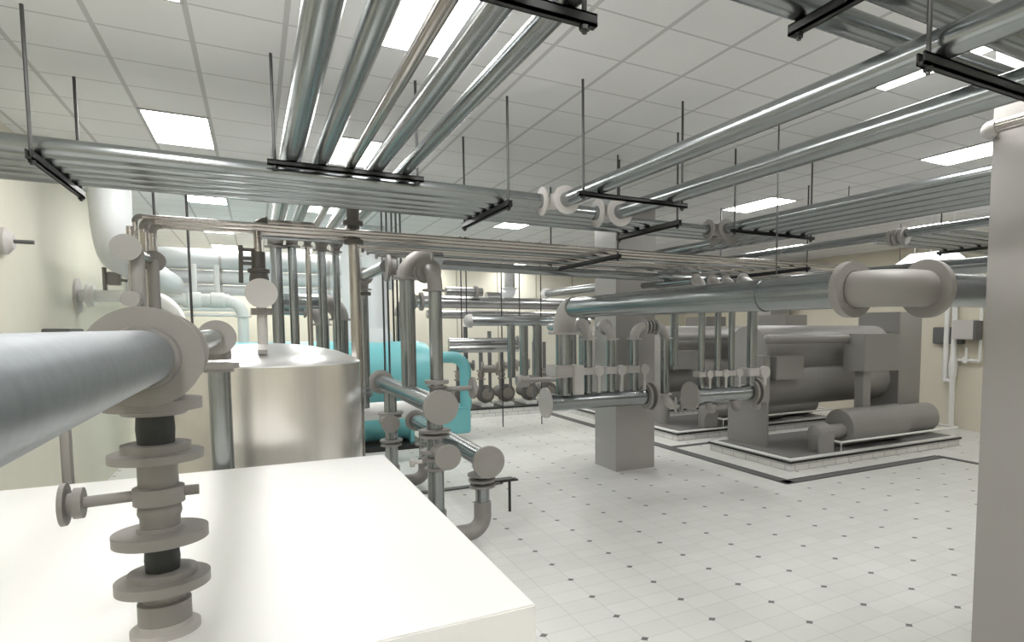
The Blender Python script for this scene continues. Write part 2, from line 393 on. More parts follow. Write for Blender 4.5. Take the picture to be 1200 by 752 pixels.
for n_, m_, pr in rt: 
    vb = B().lathe((rx, ry, 0), (0, 0, 1), pr, 48).obj(n_, m_, t)
    if n_ == 'valve_body':
        zz = zat(578); h = B()
        h.cyl((rx+.04, ry, zz), (rx+.115, ry, zz), .018, 16).cyl((rx-.04, ry, zz), (rx-.23, ry, zz-.005), .019, 16)
        h.lathe((rx-.20, ry, zz-.005), (-1, 0, 0), [(0, .05), (.025, .05), (.027, .035), (.04, .035), (.042, .068), (.056, .07)], 32)
        h.obj('gear_handle', FIT, vb)
# tee on top: short barrel towards the viewer and back
b = B(); b.cyl((rx, ry-.15, tz), (rx, ry+.22, tz), .098, 40); b.lathe((rx, ry, tz), (0, 0, -1), [(0, .095), (.11, .095), (.15, .085)], 40)
b.obj('tee', FIT, t)
b = B(); b.lathe((rx, ry-.245, tz), (0, 1, 0), [(.03, .095), (.07, .1), (.071, .158), (.112, .158), (.113, .1), (.13, .1)], 56); b.obj('flange', FIT, t)
b = B(); b.lathe((rx, ry+.19, tz), (0, 1, 0), [(0, .1), (.01, .15), (.045, .15), (.05, .1)], 56); b.obj('flange', FIT, t)
BIGP = plain('big_foreground_pipe', (.25, .275, .295), .38, .75, .2, 30)
tag(B().cyl((rx, -4.4, tz), (rx, ry-.18, tz), .084, 64).obj('supply_pipe', BIGP), 'thick blue grey pipe entering from the left edge at eye level', 'pipe')
# line behind the tee to the second riser in front of the tank
q = P(255, 395, Y=5.62)
t = thing('tank_riser', 'grey steel riser with round end disc in front of the tank', 'pipe riser', (q.x, q.y, 0))
B().cyl((rx, ry+.23, tz), (q.x-.02, q.y-.14, q.z), .062).obj('pipe', GALV, t)
B().lathe((q.x, q.y-.10, q.z), (0, -1, 0), [(0, .127), (.03, .127)], 40).obj('flange', FIT, t)
B().cyl((q.x, q.y-.12, q.z), (q.x, q.y+.05, q.z), .09).lathe((q.x, q.y, q.z), (0, 0, -1), [(0, .085), (.17, .085)]).obj('tee', FIT, t)
zf = P(255, 428, Y=5.62).z
B().lathe((q.x, q.y, zf+.02), (0, 0, -1), [(0, .135), (.04, .135), (.045, .1), (.07, .1)], 36).obj('flange', FIT, t)
B().cyl((q.x, q.y, 0), (q.x, q.y, zf), .074).obj('pipe', GALV, t)
# thin post beside the left riser
q = P(82, 560, Y=3.6)
t = thing('support_post', 'thin flat grey post standing left of the valve riser behind the cabinet', 'post', (P(80, 560, Y=5.7).x, 5.7, 0))
p = P(80, 560, Y=5.7)
B().box((p.x-.03, 5.68, 0), (p.x+.03, 5.72, 2.0)).box((p.x-.008, 5.63, 0), (p.x+.03, 5.68, 2.0)).obj('angle_bar', FIT, t)
B().box((p.x-.08, 5.6, 0), (p.x+.08, 5.76, .015)).obj('foot_plate', FIT, t)
# ================================================================== steel tank
tc = (.09, 6.72); tr = .80
t = thing('steel_tank', 'round brushed stainless steel tank with a shallow domed lid', 'tank', (*tc, 0))
b = B(); b.lathe((*tc, .12), (0, 0, 1), [(0, tr), (1.955, tr)], 96); b.obj('shell', TANK, t)
b = B(); b.lathe((*tc, 2.07), (0, 0, 1), [(0, tr), (.012, tr*1.004), (.022, tr*.985), (.05, tr*.93), (.11, tr*.75), (.155, tr*.5), (.18, tr*.25), (.19, .01)], 96); b.obj('lid', plain('dome_steel', (.93, .93, .92), .30, .8, .03), t)
for a in (.8, 2.4, 3.9, 5.5): B().cyl((tc[0]+math.cos(a)*.62, tc[1]+math.sin(a)*.62, 0), (tc[0]+math.cos(a)*.62, tc[1]+math.sin(a)*.62, .14), .05, 16).obj('leg', GREYB, t)
# vent riser with round end cap on the lid
q = P(306, 344, Y=6.55)
t = thing('tank_vent', 'round grey disc facing the viewer on a slim pipe rising from the tank lid', 'vent', (q.x, 6.6, 2.25))
B().cyl((q.x, 6.62, 2.20), (q.x, 6.62, q.z), .042).obj('pipe', LFIT, t)
B().lathe((q.x, 6.43, q.z), (0, 1, 0), [(0, .13), (.03, .13), (.032, .08), (.25, .08), (.27, .06)], 44).obj('end_disc', LFIT, t)
B().cyl((q.x, 6.62, 2.52), (q.x, 6.62, 2.58), .09).obj('collar', FIT, t)
q2 = P(308, 412, Y=6.1)
tag(B().box((q2.x-.035, 6.08, q2.z-.02), (q2.x+.035, 6.14, q2.z+.015)).obj('lid_bracket', FIT), 'tiny grey bracket on the front of the tank lid', 'bracket')
# valve with gear on stainless riser above the disc
q = P(303, 310, Y=7.0)
t = thing('tall_valve_riser', 'stainless riser with dark gear valve and handles above the round grey disc', 'pipe riser', (q.x, 7.0, 2.2))
B().cyl((q.x, 7.0, 2.24), (q.x, 7.0, 3.38), .034).obj('pipe', STAIN, t)
DF = plain('dark_fitting', (.14, .13, .12), .5, .2, .06)
za, zb = P(303, 340, Y=7).z, P(303, 295, Y=7).z
v = B().lathe((q.x, 7.0, za), (0, 0, 1), [(0, .05), (.02, .075), (.10, .085), (.16, .075), (.17, .095), (.2, .095), (.21, .06), (zb-za, .06)], 24).obj('valve', DF, t)
h = B(); xh = P(283, 310, Y=7).x
for py, ex in ((293, 0), (303, .0), (309, 0)): zz = P(300, py, Y=7).z; h.cyl((xh, 7, zz), (q.x, 7, zz), .017, 12)
h.cyl((xh, 7, P(300, 292, Y=7).z+.03), (xh-.01, 7, P(300, 332, Y=7).z), .02, 12)
h.obj('handle', DF, v)
run('', '', '', [(q.x, 7.0, 3.3), (q.x, 7.0, 3.42), (q.x+.5, 7.0, 3.42)], .03, STAIN, DF, R=.07, parent=t, er=1.5)
# flanged thin riser (418, 240..530)
p1 = P(418, 400, Y=6.9)
t = thing('slender_riser', 'tall slender stainless riser with two dark flanges, right of the tank', 'pipe riser', (p1.x, 6.9, 0))
zt1 = P(418, 268, Y=6.9).z
B().cyl((p1.x, 6.9, 0), (p1.x, 6.9, zt1), .052).obj('pipe', STAIN, t)
for py in (284, 262): flange(t, (p1.x, 6.9, P(418, py, Y=6.9).z), (0, 0, 1), .095, .045, DF)
B().cyl((p1.x, 6.9, zt1-.14), (p1.x, 6.9, 3.62), .06).obj('reducer', DF, t)
p2 = P(426, 440, Y=7.35)
t = thing('twin_riser', 'darker riser right behind the slender stainless one, valve halfway', 'pipe riser', (p2.x, 7.35, 0))
B().cyl((p2.x, 7.35, P(426, 478, Y=7.35).z), (p2.x, 7.35, P(426, 350, Y=7.35).z), .055).obj('pipe', GALV, t)
valve(t, (p2.x, 7.35, P(426, 457, Y=7.35).z), (0, 0, 1), .04, (1, -.3, 0), .08)
flange(t, (p2.x, 7.35, P(426, 344, Y=7.35).z), (0, 0, 1), .1, .04, DF)
# dark discs group upper left
t = thing('capped_header', 'short dark header with round end discs on two posts, above the big flange at left', 'pipe header', (P(148, 290, Y=5.6).x, 5.6, 2.5))
a = P(148, 290, Y=5.6); c_ = P(178, 308, Y=6.5)
c_ = V(a.x+.02, 6.5, a.z)
B().cyl(a, c_, .038).obj('pipe', STAIN, t)
B().lathe(a, (0, 1, 0), [(-.03, .092), (0, .092)], 40).obj('end_disc', MACH, t)
c2 = P(180, 308, Y=6.6); B().lathe((a.x+.04, 6.6, a.z), (0, 1, 0), [(0, .088), (.03, .088)], 40).obj('end_disc', FIT, t)
B().cyl((a.x+.05, 5.66, a.z), (a.x+.05, 5.66, 2.55), .045).obj('riser', MACH, t)
B().cyl((a.x+.05, 6.5, a.z), (a.x+.05, 6.5, 2.45), .04).obj('riser', MACH, t)
s_ = P(152, 350, Y=5.45); B().lathe(s_, (0, 1, 0), [(0, .055), (.16, .055)]).obj('drain_stub', MACH, t)
# white pipe coming out of left wall
a = P(92, 346, X=XL+.02)
run('white_wall_pipe', 'white pipe leaving the left wall with a round rosette, elbow at its right end', 'pipe', [(XL, a.y, a.z), (P(207, 350, Y=a.y).x, a.y, a.z), (P(207, 350, Y=a.y).x, a.y, 0)], .085, WHITE, WHITE, R=.4, er=1.25, loc=(XL, a.y, a.z), fl=False)
tt = bpy.data.objects['white_wall_pipe']
B().lathe((XL, a.y, a.z), (1, 0, 0), [(0, .24), (.03, .24)], 40).obj('rosette', LFIT, tt)
flange(tt, (P(104, 346, Y=a.y).x, a.y, a.z), (1, 0, 0), .155, .05, WHITE); flange(tt, (P(109, 346, Y=a.y).x, a.y, a.z), (1, 0, 0), .145, .04, WHITE)
t = thing('wall_actuator', 'small grey actuator box on a pipe stub beside the white duct', 'actuator', P(133, 325, Y=10.5))
a = P(134, 327, Y=10.5); B().box(a-V(.07, .07, .08), a+V(.07, .07, .09), .01).cyl(a, a+V(.14, 0, -.02), .02, 12).obj('housing', MACH, t); B().cyl(a-V(.1, 0, .15), a-V(.1, 0, -.15), .025, 16).obj('stem', FIT, t)
# dark box on the wall low left
a = P(65, 389, X=XL+.05)
tag(B().box((XL, a.y-.35, a.z-.1), (XL+.25, a.y+.35, a.z+.04), .01).obj('wall_box', GREYB), 'flat dark box fixed on the left wall just above the big pipe', 'box')
# small wall light / disc left edge
a = P(0, 282, X=XL)
t = thing('wall_valve', 'pale round wall fitting cut by the left edge below the pipe bundle', 'valve', a)
B().lathe(a, (1, 0, 0), [(0, .13), (.05, .13), (.1, .07)], 30).obj('body', LFIT, t); B().cyl(a+V(.03, 0, 0), a+V(.25, 0, 0), .02, 12).obj('stem', GREYB, t)
# tall white duct at left turning away, and three stacked white ducts across the back
p = P(130, 250, Y=9.3)
dr = .20
dz = P(140, 297, Y=9.3).z
run('white_duct', 'thick white round duct dropping beside the left wall and bending back', 'duct', [(p.x, 9.3, CEIL), (p.x, 9.3, dz), (p.x, 15.2, dz)], dr, DUCT, DUCT, R=.5, fl=False, er=1.0, loc=(p.x, 9.3, dz))
for i, (yt, yb, lb) in enumerate(((292, 316, 'topmost and thickest'), (317, 333, 'middle'), (334, 346, 'lowest and thinnest'))):
    Yd = 15.2; z1, z0 = P(250, yt, Y=Yd).z, P(250, yb, Y=Yd).z
    t = thing('white_duct', lb+' of three stacked white ducts crossing behind the tank', 'duct', (0, Yd, (z0+z1)/2), 'stacked white ducts across the back')
    B().cyl((XL, Yd, (z0+z1)/2), (3.0-.2*i, Yd, (z0+z1)/2), (z1-z0)/2).obj('duct', DUCT, t)
    for xx in (-.6, 1.4): B().lathe((xx, Yd, (z0+z1)/2), (1, 0, 0), [(0, (z1-z0)/2+.012), (.05, (z1-z0)/2+.012)]).obj('band', LFIT, t)
# white line with fittings behind tank (215..300, 345..370)
Yw = 14.75
for j, (py, r, lb) in enumerate(((352, .10, 'white pipe with lumpy fittings crossing below the stacked ducts'), (362, .045, 'thin white pipe under the lumpy white pipe'), (369, .03, 'thinnest white pipe, lowest below the stacked ducts'))):
    z = P(250, py, Y=Yw).z; xs, xe_ = P(196, py, Y=Yw).x, P(284, py, Y=Yw).x
    t = run('white_pipe', lb, 'pipe', [(xs, Yw, z), (xe_, Yw, z), (xe_, Yw, .4)], r, WHITE, WHITE, R=r*3, group='white pipes below the stacked ducts', fl=j == 0, fr=1.5)
    if j == 0:
        for px in (228, 255): B().lathe((P(px, 350, Y=Yw).x, Yw, z), (1, 0, 0), [(-.2, .13), (-.12, .13), (-.1, .16), (.1, .16), (.12, .13), (.2, .13)]).cyl((P(px, 350, Y=Yw).x, Yw, z), (P(px, 350, Y=Yw).x, Yw, z+.7), .05, 16).obj('valve', WHITE, t)
# ================================================================== manifold of two headers right of the tank
HX = 1.6
def hdr(lb, pa, pb, X, r, ra, rb):
    a, b = P(*pa, X=X), P(*pb, X=X); z = a.z; b = V(X, b.y, z)
    t = thing('pipe_header', lb, 'pipe header', (X, a.y, z))
    B().cyl(a, b, r, 40).obj('pipe', GALV, t)
    B().lathe((X, a.y-.035, z), (0, 1, 0), [(0, ra*.99), (.004, ra), (.035, ra), (.036, r*1.25), (.07, r*1.25)], 56).obj('end_cap', FIT, t)
    B().lathe((X, b.y, z), (0, 1, 0), [(-.03, r*1.25), (0, rb), (.035, rb)], 48).obj('end_cap', FIT, t)
    return t, a, b
t1, a1, b1 = hdr('upper grey header with a large round end cap facing the viewer', (516, 477), (447, 456), 1.6, .108, .178, .178)
t2, a2, b2 = hdr('lower right grey header with a large round end cap above the floor elbow', (572, 541), (488, 498), 2.15, .108, .178, .165)
# rising pipes
z0 = a1.z
def up(lb, x, y, zb, ztop, r, extra=None, **k):
    pts = [(x, y, zb), (x, y, ztop)]+([] if extra is None else extra)
    return run('riser_pipe', lb, 'pipe riser', pts, r, loc=(x, y, zb), R=r*3.0, fr=1.85, **k)
ya = P(480, 462, X=HX).y; zz = P(490, 300, Y=ya).z
t = up('thick steel riser on the upper header ending in a flanged elbow to the right', HX, ya, z0+.09, zz, .088, [(HX+.42, ya, zz)])
yb_ = a1.y+.12; zz2 = P(514, 316, Y=yb_).z
t = up('front steel riser on the header end cap, elbow at top bending back', HX, yb_, z0+.1, zz2, .066, [(HX, yb_+.42, zz2)], em=FIT, ends=(0, 1.7))
zl = P(517, 447, Y=yb_).z; flange(t, (HX, yb_, zl), (0, 0, 1), .12, .04)
v = valve(t, (HX, yb_, zl-.09), (0, 0, 1), .055, (1, 0, 0), .16)
h = B(); h.cyl((HX+.05, yb_, zl-.08), (HX+.37, yb_, zl-.08), .026, 16).lathe((HX+.36, yb_, zl-.08), (1, 0, 0), [(0, .115), (.03, .115)], 36); h.obj('hand_wheel', MACH, v)
# horizontal cylinder with large disc left of the elbows, then pipe away and down
yc = 8.55; zc = P(465, 312, Y=yc).z; xl = P(455, 312, Y=yc).x
t = thing('cross_pipe', 'short fat horizontal pipe with a big disc at its left end, beside the elbows', 'pipe', (xl, yc, zc))
B().cyl((xl, yc, zc), (HX, yc, zc), .125).obj('pipe', FIT, t)
B().lathe((xl, yc, zc), (1, 0, 0), [(-.04, .20), (0, .20)], 44).obj('end_disc', FIT, t)
run('', '', '', [(xl-.03, yc, zc), (xl-.03, 10.6, zc), (xl-.03, 10.6, 1.3)], .075, GALV, FIT, parent=t, R=.18, fl=True)
# lower legs of the headers
def leg(lb, x, y, zt, r, marks, floorz=.12, turn=(-1, 0, 0), L=.62, stub=None):
    t = thing('drop_leg', lb, 'pipe leg', (x, y, 0), 'legs under the two headers')
    R_ = r*2.2; tz_ = Vector(turn)
    B().cyl((x, y, floorz+R_), (x, y, zt), r).obj('pipe', GALV, t)
    B().arc((x, y, floorz), (0, 0, -1), turn, R_, r*1.22, ext=.16).obj('elbow', FIT, t)
    B().cyl(V(x, y, floorz)+tz_*(R_+.1), V(x, y, floorz)+tz_*L, r).obj('pipe', STAIN, t)
    for py, rr in marks: flange(t, (x, y, P(500, py, Y=y).z), (0, 0, 1), rr, .03)
    if stub:
        z_ = P(stub[0], stub[1], Y=y-.3).z
        B().lathe((x+stub[3], y-.42, z_), (0, 1, 0), [(-.03, stub[2]), (0, stub[2]), (.001, stub[2]*.7), (.38, stub[2]*.7)], 48).obj('blind_flange', FIT, t)
    return t
yl = a1.y+.25
l1 = leg('pipe leg under the upper header, a round blind flange on its front', HX, yl, z0-.05, .085, [(505, .16), (511, .15), (529, .15), (538, .14), (550, .12)], stub=(520, 533, .128, .02))
B().lathe((HX-.15, yl-.05, P(500, 539, Y=yl).z), (-1, 0, 0), [(0, .02), (.08, .02), (.081, .045), (.12, .045)], 20).obj('knob', LFIT, l1)
yl2 = b1.y-.7
l2 = leg('far pipe leg under the upper header beside the teal machine', HX, yl2, z0-.05, .085, [(481, .17), (485, .15), (512, .15), (517, .14)], stub=(455, 495, .12, -.08))
l3 = leg('front right pipe leg with a lever valve, elbow turning left over the floor', a2.x, a2.y+.22, a2.z-.05, .078, [(563, .16), (570, .15), (577, .145)])
z_ = P(563, 572, Y=a2.y).z
h = B(); h.box((a2.x, a2.y+.16, z_), (a2.x+.36, a2.y+.28, z_+.02)).box((a2.x+.2, a2.y+.2, z_-.02), (a2.x+.42, a2.y+.3, z_)).cyl((a2.x+.26, a2.y+.05, z_+.05), (a2.x+.26, a2.y+.05, z_-.32), .016, 12); h.obj('lever_handle', DARK, l3)
l4 = leg('rear pipe leg under the lower right header', a2.x, b2.y-.5, a2.z-.05, .075, [(520, .13)])
# drop drain frame on floor near (460..590, 560)
t = thing('floor_channel', 'dark metal drain channel on the floor behind the pipe legs', 'drain channel', (1.6, 9.0, 0))
a = P(588, 566, Z=0); b = P(452, 582, Z=0)
B().box((b.x-.6, a.y-.06, .001), (a.x, a.y+.06, .025)).obj('grate', GREYB, t)
B().box((b.x-.6, a.y+.5, .001), (1.9, a.y+1.4, .06)).obj('pad', PADT, t)
# ================================================================== teal absorption machine
t = thing('teal_machine', 'teal painted machine of two stacked drums beyond the tank and headers', 'machine', (1.5, 13.4, 0))
Yt = 13.5
zc1 = P(450, 445, Y=12.6).z; zc1 = 1.33
b = B(); b.lathe((-1.2, Yt, 1.42), (1, 0, 0), [(0, .2), (.02, .55), (.12, .72), (4.1, .72), (4.3, .66), (4.42, .45), (4.48, .02)], 56); b.obj('upper_drum', TEAL, t)
b = B(); b.lathe((-1.2, Yt-.1, .52), (1, 0, 0), [(0, .3), (.1, .42), (3.9, .42), (4.0, .3)], 48); b.obj('lower_drum', TEAL, t)
B().box((-1.2, Yt-.8, 0), (2.9, Yt+.7, .09)).obj('base_frame', DARK, t)
for xx in (-.6, 1.2, 2.7): B().box((xx-.04, Yt-.5, 0), (xx+.04, Yt+.5, .8)).box((xx-.12, Yt-.55, 0), (xx+.12, Yt+.55, .03)).obj('foot', TEAL, t)
B().box((3.0, Yt-.55, .18), (3.9, Yt+.4, .72), .03).obj('end_box', TEAL, t)
B().box((.8, Yt-.78, 1.05), (1.05, Yt-.68, 1.35), .01).cyl((.93, Yt-.73, 1.3), (.93, Yt-.73, 1.95), .015, 10).obj('junction_box', plain('teal_dark', (.10, .30, .31), .4), t)
run('', '', '', [(2.6, Yt-.35, 1.82), (3.85, Yt-.35, 1.78), (3.85, Yt-.35, .55), (3.5, Yt-.35, .5)], .12, TEAL, TEAL, parent=t, R=.3, fl=False, er=1.02)
tag(B().cyl((-1.4, 11.75, .92), (2.6, 11.75, .92), .16).obj('white_pipe', WHITE), 'thick white pipe lying level in front of the teal machine', 'pipe')
# white stacks on top
for px, r, yy, zt_, lb in ((441, .24, Yt+.1, P(440, 330, Y=Yt).z, 'wide white exhaust stack on the teal machine, right of the slender riser'), (411, .15, Yt+.2, P(405, 340, Y=Yt).z, 'narrow white stack on the teal machine, behind the slender riser')):
    x = P(px, 380, Y=yy).x; t = thing('exhaust_stack', lb, 'duct', (x, yy, 2.1), 'white stacks on the teal machine')
    B().cyl((x, yy, 2.1), (x, yy, CEIL), r).obj('duct', DUCT, t)
    B().lathe((x, yy, 2.05), (0, 0, 1), [(0, r*1.25), (.22, r*1.25), (.34, r*1.02)], 36).obj('base_flare', DUCT, t)
# pipes behind tank: blue grey header with elbows (365..400, 350..)
zz = P(360, 353, Y=11.4).z
run('pipe_loop', 'dark blue grey pipe with a drooping elbow behind the risers over the tank', 'pipe', [(P(318, 353, Y=11.4).x, 11.4, zz), (P(398, 353, Y=11.4).x, 11.4, zz), (P(398, 353, Y=11.4).x, 11.4, 0)], .12, GALV, FIT, R=.28, fr=1.4)
zz = P(360, 362, Y=12.2).z
run('pipe_loop', 'second dark pipe with elbow, behind the drooping one over the tank', 'pipe', [(P(330, 362, Y=12.2).x, 12.2, zz), (P(377, 362, Y=12.2).x, 12.2, zz), (P(377, 362, Y=12.2).x, 12.2, 0)], .11, GALV, FIT, R=.26, fr=1.4)
# thin dark rods (455-475, 320..500)
for px, yb2 in ((450.5, 455), (456, 470), (462, 400), (467, 400), (472, 395)):
    q = P(px, 400, Y=10.9)
    tag(B().cyl((q.x, 10.9, P(px, yb2, Y=10.9).z), (q.x, 10.9, CEIL), .016, 10).obj('hanger_rod', ROD), 'thin dark vertical rod of the cluster left of the thick steel risers', 'rod', 'cluster of vertical rods beside the risers')
# ================================================================== pillar, column
def column(lb, x0, y0_, x1, y1_):
    t = thing('pillar', lb, 'pillar', ((x0+x1)/2, (y0_+y1_)/2, 0))
    B().box((x0, y0_, .0), (x1, y1_, CEIL)).obj('shaft', CONC, t)
    return t
column('square grey pillar standing on the tiled floor in the middle', 5.15, 8.96, 5.915, 9.7)
column('big grey pillar filling the right edge of the view', 4.675, 1.93, 5.44, 2.667)
q = P(903, 375, Y=14.2)
column('distant grey pillar top seen over the large horizontal shells', q.x, 14.2, q.x+.77, 14.95)
# pipe bend in front of big pillar top
v = P(1150, 150, X=4.5)
run('column_pipe', 'pale elbow pipe wrapping the top of the big grey pillar', 'pipe', [(4.95, v.y+.02, v.z), (4.56, v.y+.02, v.z), (4.56, -1, v.z)], .045, STAIN, LFIT, R=.09, fl=False, er=1.15)
# ================================================================== big header pipe with flanged elbow (I)
IX = 4.0; IZ = 2.695; yE = P(661, 400, X=IX).y
t = thing('main_pipe', 'thick galvanised pipe crossing the picture to a big flanged elbow at right', 'pipe', (IX, yE, 1.3))
yA = P(1003, 342, X=IX).y
HZ = P(700, 468, Y=yE).z
B().cyl((IX, yE-.3, IZ), (IX, yA, IZ), .142, 44).obj('pipe', GALV, t)
B().lathe((IX, P(898, 348, X=IX).y, IZ), (0, 1, 0), [(0, .15), (.03, .15)], 44).obj('joint_ring', GALV, t)
B().arc((IX, yE, IZ), (0, 1, 0), (0, 0, -1), .33, .16, ext=.03, n=32).obj('elbow', LFIT, t)
flange(t, (IX, yE, IZ-.37), (0, 0, 1), .24, .04, LFIT)
B().cyl((IX, yE, HZ+.1), (IX, yE, IZ-.36), .125).obj('pipe', GALV, t)
zv = P(661, 435, Y=yE).z
b = B(); b.box((IX-.22, yE-.2, zv-.08), (IX+.22, yE+.2, zv+.1), .02).box((IX+.05, yE-.26, HZ+.12), (IX+.2, yE-.2, zv+.1)); b.obj('valve', LFIT, t)
B().lathe((IX, yA, IZ), (0, 1, 0), [(0, .215), (.08, .215)], 56).obj('flange', FIT, t)
b = B(); b.arc((IX, yA-.32, IZ), (0, -1, 0), (1, 0, 0), .24, .138, ext=.08, n=40); b.obj('elbow', FIT, t)
xB = P(1083, 341, Y=yA-.32).x
B().cyl((IX+.24, yA-.32, IZ), (xB, yA-.32, IZ), .138, 44).obj('elbow', FIT, t)
B().lathe((xB, yA-.32, IZ), (1, 0, 0), [(0, .218), (.06, .218)], 56).obj('flange', FIT, t)
B().cyl((xB+.05, yA-.32, IZ), (XR, yA-.32, IZ), .13, 40).obj('pipe', GALV, t)
v = P(1130, 312, X=6.3)
tag(B().cyl((6.3, 1.0, v.z), (6.3, P(930, 329, X=6.3).y, v.z), .085).obj('overhead_pipe', GALV), 'blue grey pipe just above and behind the flanged elbow at right', 'pipe')
# ---- header J with four valves
t = thing('pipe_header', 'galvanised header in front of the pillar, round end cap at left', 'pipe header', (4.5, yE, HZ))
xa_, xb__ = P(640, 472, Y=yE).x, P(764, 465, Y=yE).x
B().cyl((xa_, yE, HZ), (xb__, yE, HZ), .128, 40).obj('pipe', GALV, t)
for xx, r in ((xa_, .225), (xb__-.1, .2), (xb__, .22)): B().lathe((xx-.03, yE, HZ), (1, 0, 0), [(0, r), (.04, r)], 48).obj('end_cap', LFIT if xx == xa_ else FIT, t)
def vriser(lb, px, y, r, zb, ztop, extra=None, vz=None, m=GALV, em=FIT, **k):
    x = P(px, 420, Y=y).x
    t = run('riser_pipe', lb, 'pipe riser', [(x, y, zb), (x, y, ztop)]+([] if extra is None else [V(x, y, ztop)+Vector(e) for e in extra]), r, m, em, loc=(x, y, zb), R=r*2.6, fr=1.85, **k)
    if vz is not None:
        b = B(); b.box((x-r*2.1, y-r*1.5, vz-r*.8), (x+r*1.5, y+r*1.5, vz+r*.8), r*.25); vv = b.obj('valve', em, t)
        h = B(); h.lathe((x+r*1.9, y-r*1.6, vz), (0, -1, 0), [(-r*.4, r*1.2), (r*.4, r*1.2)], 20).box((x+r*1.5, y-r*1.9, zb+.02), (x+r*2.2, y-r*1.3, vz)); h.obj('valve_handle', em, vv)
    return t
zv = P(700, 434, Y=yE).z; ze = P(700, 383, Y=yE).z
vriser('first slim riser right of the thick one on the pillar header', 689, yE, .068, HZ+.1, ze, [(0, 1.4, 0)], zv, em=LFIT)
vriser('second slim riser on the pillar header, in front of the pillar', 716, yE, .068, HZ+.1, ze, [(0, .35, 0)], zv, em=LFIT)
t = vriser('riser left of the U bend in front of the pillar', 743, yE, .068, HZ+.1, ze, [(.28, 0, 0)], zv, em=LFIT)
x4, x5 = P(743, 420, Y=yE).x, P(779, 420, Y=yE).x
for dx in (-.03, .03): flange(t, ((x4+x5)/2+dx, yE, ze), (1, 0, 0), .11, .03)
t = run('riser_pipe', 'drop pipe right of the U bend ending in an elbow right of the pillar', 'pipe riser', [((x4+x5)/2+.05, yE, ze), (x5, yE, ze), (x5, yE, P(785, 474, Y=yE).z), (x5+.22, yE-.12, P(785, 474, Y=yE).z)], .068, R=.17, fr=1.85, em=LFIT)
flange(t, (x5+.24, yE-.13, P(785, 474, Y=yE).z), (1, -.5, 0), .13, .05)
x6 = P(705, 400, Y=11.2).x
# rear thin pipes behind pillar
tag(B().cyl((P(684, 400, Y=9.9).x, 9.9, 1.25), (P(684, 400, Y=9.9).x, 9.9, 2.6), .09).obj('riser_pipe', GALV), 'blue tinted vertical pipe left behind the first slim riser', 'pipe riser')
tag(B().cyl((P(790, 400, Y=9.6).x, 9.6, 1.7), (P(790, 400, Y=9.6).x, 9.6, 3.0), .075).obj('riser_pipe', GALV), 'tall vertical pipe just right of the pillar and U bend', 'pipe riser')
q_ = P(778, 496, Z=.2)
tag(B().cyl((q_.x, q_.y, .2), (q_.x, q_.y, 1.3), .13).obj('support_post', FIT), 'short thick grey post right of the pillar foot', 'post')
# ---- header K
yK = 7.3
zK = P(850, 461, Y=yK).z
t = thing('pipe_header', 'galvanised header right of the pillar with a tilted looking end cap', 'pipe header', (6.2, yK, zK))
xa_, xb__ = P(812, 465, Y=yK).x, P(886, 460, Y=yK).x
B().cyl((xa_, yK, zK), (xb__, yK, zK), .12, 40).obj('pipe', GALV, t)
for xx, r in ((xa_-.04, .21), (xb__-.09, .19), (xb__, .21)): B().lathe((xx-.03, yK, zK), (1, 0, 0), [(0, r), (.04, r)], 48).obj('end_cap', FIT, t)
for px in (838, 868, 892):
    x = P(px-8, 460, Y=yK).x; B().arc((x, yK, zK-.23), (0, 0, -1), (1, .4, 0), .1, .06, ext=.02).obj('outlet_elbow', FIT, t)
zv = P(850, 437, Y=yK).z
for px, r, w_ in ((822, .050, 'first'), (841, .050, 'second'), (857, .050, 'third'), (881, .078, 'thick fourth')):
    vriser(w_+' vertical pipe from the left on the header right of the pillar', px, yK, r, zK+.08, P(820, 327, Y=yK).z, [(0, 1.6, 0)], zv, em=LFIT)
